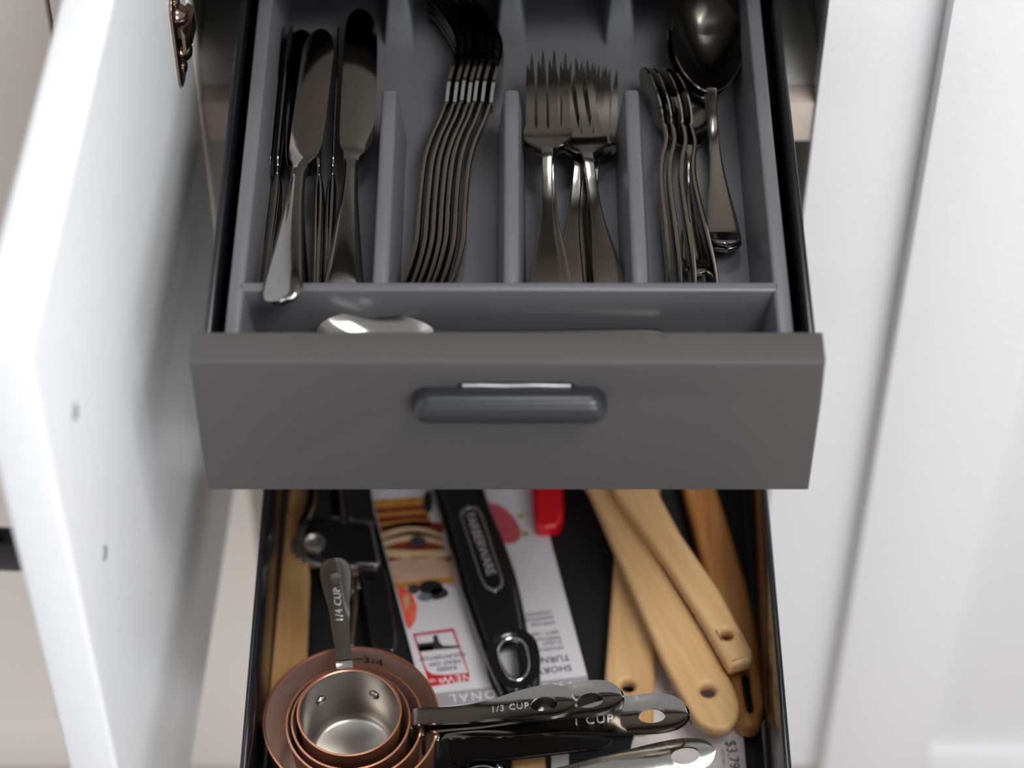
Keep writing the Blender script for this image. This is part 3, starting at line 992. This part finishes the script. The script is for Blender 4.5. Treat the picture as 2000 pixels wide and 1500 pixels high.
def cup_handle(L, w0, w1, holer, zlift, rise=.0):
    """strap: down the outside of the cup, over the bend, then out along +Y (cup wall at y=0)"""
    wf = table([(0, w0), (L * .25, w0), (L * .5, w0 * 1.25), (L * .66, w1 * .86), (L - w1 * 1.5, w1), (L - w1 * .9, w1 * .93), (L - w1 * .5, w1 * .78), (L - w1 * .2, w1 * .52), (L - w1 * .06, w1 * .28), (L, w1 * .03)])
    zf = table([(0, zlift - .0022), (.003, zlift), (L * .3, zlift + .001), (L * .6, zlift + .0025 + rise * .5), (L, zlift + .003 + rise)])
    hl = holer * 1.55
    hc = L - w1 * 1.25 - hl * .55
    hole = lambda q: holer * math.sqrt(max(0, 1 - ((q - hc) / hl) ** 2))
    tr = lambda q: .05 + .26 * min(1, max(0, (q / L - .35) / .4))
    return strap(L, wf, zf, .0018, 64, hole, 6, tr, 0., hole_rows(L, hc, hl)), (lambda x, q: zf(q) + tr(q) * x * x / max(wf(q), 1e-5))

def make_cup(label, center, r, h, az, L, w0, w1, holer, text, tpos, tsize, zrim, zlift=.0005, inner_mat='brushed_steel', rise=0., rivets=True, hm=None):
    t = thing('measuring_cup', label, 'measuring cup', (center.x, center.y, zrim - h), 'nested copper measuring cups')
    outer, inner = cup_shape(r, h)
    obj('cup_body', lathe(outer, 80), 'copper', t, 50)
    inn = obj('cup_lining', lathe(inner, 80), inner_mat, t, 50)
    R = Matrix.Rotation(math.radians(az), 4, 'Z')      # handle runs along local +Y turned by az
    me, zf = cup_handle(L, w0, w1, holer, zlift, rise)
    hd = obj('cup_handle', me, 'steel', t, 50)
    bv = hd.modifiers.new('edge', 'BEVEL')
    bv.width, bv.segments, bv.limit_method, bv.angle_limit = .0004, 2, 'ANGLE', math.radians(50)
    H = hm or R @ Matrix.Translation((0, r + .0006, 0))
    H = Matrix.Translation((0, 0, h)) @ H
    me.transform(H)
    br = box_mesh(-w0, w0, r - .0006, r + .0014, h - .022, h - .0010, .0005)
    br.transform(R)
    obj('bracket', br, 'brushed_steel', hd)
    if rivets:
        for sg in (-1, 1):
            a = sg * .62
            rv = lathe([(0, .0016), (.0016, .0014), (.0030, .0006), (.0034, -.0002)], 18)
            rr = r * .95 - .0022
            rv.transform(R @ Matrix.Rotation(a, 4, 'Z') @ Matrix.Translation((0, rr, h * .60)) @ Matrix.Rotation(math.pi / 2, 4, 'X'))
            obj('rivet', rv, 'brushed_steel', inn)
    if text:
        tm = text_mesh(text, tsize, .00012, 1.15)
        yy = L * tpos
        tm.transform(Matrix.Translation((0, yy, 0)) @ Matrix.Rotation(math.pi / 2, 4, 'Z'))
        for v in tm.vertices:
            v.co.z += zf(v.co.x, v.co.y) + .00028
        tm.transform(H)
        obj('lettering', tm, 'engrave', hd, None)
    return t
ZRIM = -.258
def rim_center(cx, cy, z):
    return atz(cx, cy, z)
def rad(px, z, cy=1400):
    return (atz(1000 + px, cy, z) - atz(1000, cy, z)).x
def handle_dir(c, px, z):
    p = atz(px[0], px[1], z)
    d = p - c
    return -math.degrees(math.atan2(d.x, d.y)), d.length
c1 = rim_center(686, 1404, ZRIM)
c2 = rim_center(692, 1410, ZRIM + .001)
c3 = rim_center(685, 1405, ZRIM + .004)
c4 = rim_center(682, 1390, ZRIM + .010)
specs = [
    ('largest copper measuring cup, outermost of the nest, 1 CUP handle pointing right', c1, 173, .060, (1343, 1400), ZRIM, '1 CUP', .62, .0078, .0010),
    ('second largest copper measuring cup of the nest, handle between two others', c2, 134, .048, (1215, 1366), ZRIM + .001, None, .5, .006, .0022),
    ('third largest copper measuring cup of the nest, with the 1/3 CUP handle', c3, 117, .042, (1124, 1376), ZRIM + .004, '1/3 CUP', .60, .0056, .0030),
]
for (lab, c, rp, h, tip, zr, tx, tp, ts, zl), w1_, bpx in zip(specs, (.0132, .0118, .0112), ((866, 1430), (832, 1419), (806, 1405))):
    r = rad(rp, zr)
    b = atz(bpx[0], bpx[1], zr)
    ang, _ = handle_dir(c, bpx, zr)
    br_ = Vector((-math.sin(math.radians(ang)), math.cos(math.radians(ang)), 0)) * (r + .0004)   # where the strap leaves the rim
    q = atz(tip[0], tip[1], zr + zl + .008) - c
    d = Vector((q.x, q.y, 0)) - br_
    hm = Matrix.Translation(br_) @ Matrix.Rotation(math.atan2(-d.x, d.y), 4, 'Z')
    make_cup(lab, c, r, h, ang, d.length, .0056, w1_, .0050, tx, tp, ts, zr, zl, 'copper_brushed', rise=.008, hm=hm)
r4 = rad(103, ZRIM + .010)
az, dist = handle_dir(c4, (653, 1101), ZRIM + .010)
make_cup('smallest copper measuring cup, on top of the nest, handle pointing to the back', c4, r4, .045, az, dist - r4, .0048, .0092, .0032, '1/4 CUP', .56, .0062, ZRIM + .010, .0012, 'brushed_steel')
# graduation line printed inside the largest cup
big = [o for o in COL.objects if o.name.startswith('measuring_cup') and 'largest copper' in o.get('label', '') and 'second' not in o.get('label', '')][0]
r1 = rad(173, ZRIM)
tm = text_mesh('3/4', .0098, .0001, 1.1)
for v in tm.vertices:
    ang = math.radians(-13) - v.co.x / r1
    rr = r1 * .985 - .0030
    v.co = Vector((rr * math.sin(-ang), rr * math.cos(ang), .060 - .0085 + v.co.y))
obj('graduation', tm, 'ink_black', big, None)
rows = [[Vector(((r1 * .985 - .003) * math.sin(a), (r1 * .985 - .003) * math.cos(a), .060 - .0082 + dz)) for dz in (0, .0010)] for a in [-.02 + .014 * k for k in range(9)]]
obj('graduation', sheets([rows], .0001), 'ink_black', big, None)

# dark steel scraper beneath the handles
t = flat_thing('scraper_blade', 'dark flat steel strip with a clipped end, beneath the measuring cup handles', 'utensil', None, ZB + .010, (1030, 1465))
flat_part(t, 'strip', [(872, 1440), (1000, 1432), (1196, 1444), (1192, 1452), (1182, 1461), (900, 1494), (884, 1488)], ZB + .030, .0022, 'dark_steel', .0006)

# measuring spoons at the bottom edge
zs = ZRIM - .012
for k, (rp, lab, tip, zz) in enumerate([(62, 'largest steel measuring spoon at the bottom edge, outermost ring of the nest', (1330, 1560), -.006),
                                    (48, 'middle steel measuring spoon at the bottom edge, second ring of the nest', (1370, 1540), -.002),
                                    (35, 'bright steel measuring spoon at the bottom edge, its broad holed handle pointing right', (1396, 1450), .002)]):
    c = atz(942, 1536, zs + zz)
    r = rad(rp, zs + zz)
    t = thing('measuring_spoon', lab, 'measuring spoon', (c.x, c.y, zs + zz - .012), 'measuring spoons')
    bp = [(0, 0), (r * .6, .001), (r * .9, .005), (r, .012), (r - .0012, .012), (r * .86, .0058), (r * .55, .0022), (0, .0012)]
    obj('bowl', lathe(bp, 48), 'chrome', t, 50)
    p = atz(tip[0], tip[1], zs + zz + .004)
    d = p - c
    L = d.length - r
    az = -math.degrees(math.atan2(d.x, d.y))
    wf = table([(0, .006), (L * .3, .0068), (L * .6, .0098), (L * .85, .0110), (L * .95, .0082), (L * .985, .0045), (L, .0008)])
    zf = table([(0, .011), (L * .2, .0125), (L * .6, .014), (L, .015)])
    hc = L * .86
    hl = lambda s: .0052 * math.sqrt(max(0, 1 - ((s - hc) / .0085) ** 2))
    rl = hole_rows(L, hc, .0085)
    me = strap(L, wf, zf, .0020, 60, hl, 4, -.12, 0., rl)
    me.transform(Matrix.Rotation(math.radians(az), 4, 'Z') @ Matrix.Translation((0, r - .0006, 0)) @ Matrix.Rotation(math.radians(16 if k == 2 else 0), 4, 'Y'))
    obj('spoon_handle', me, 'steel', t, 50)
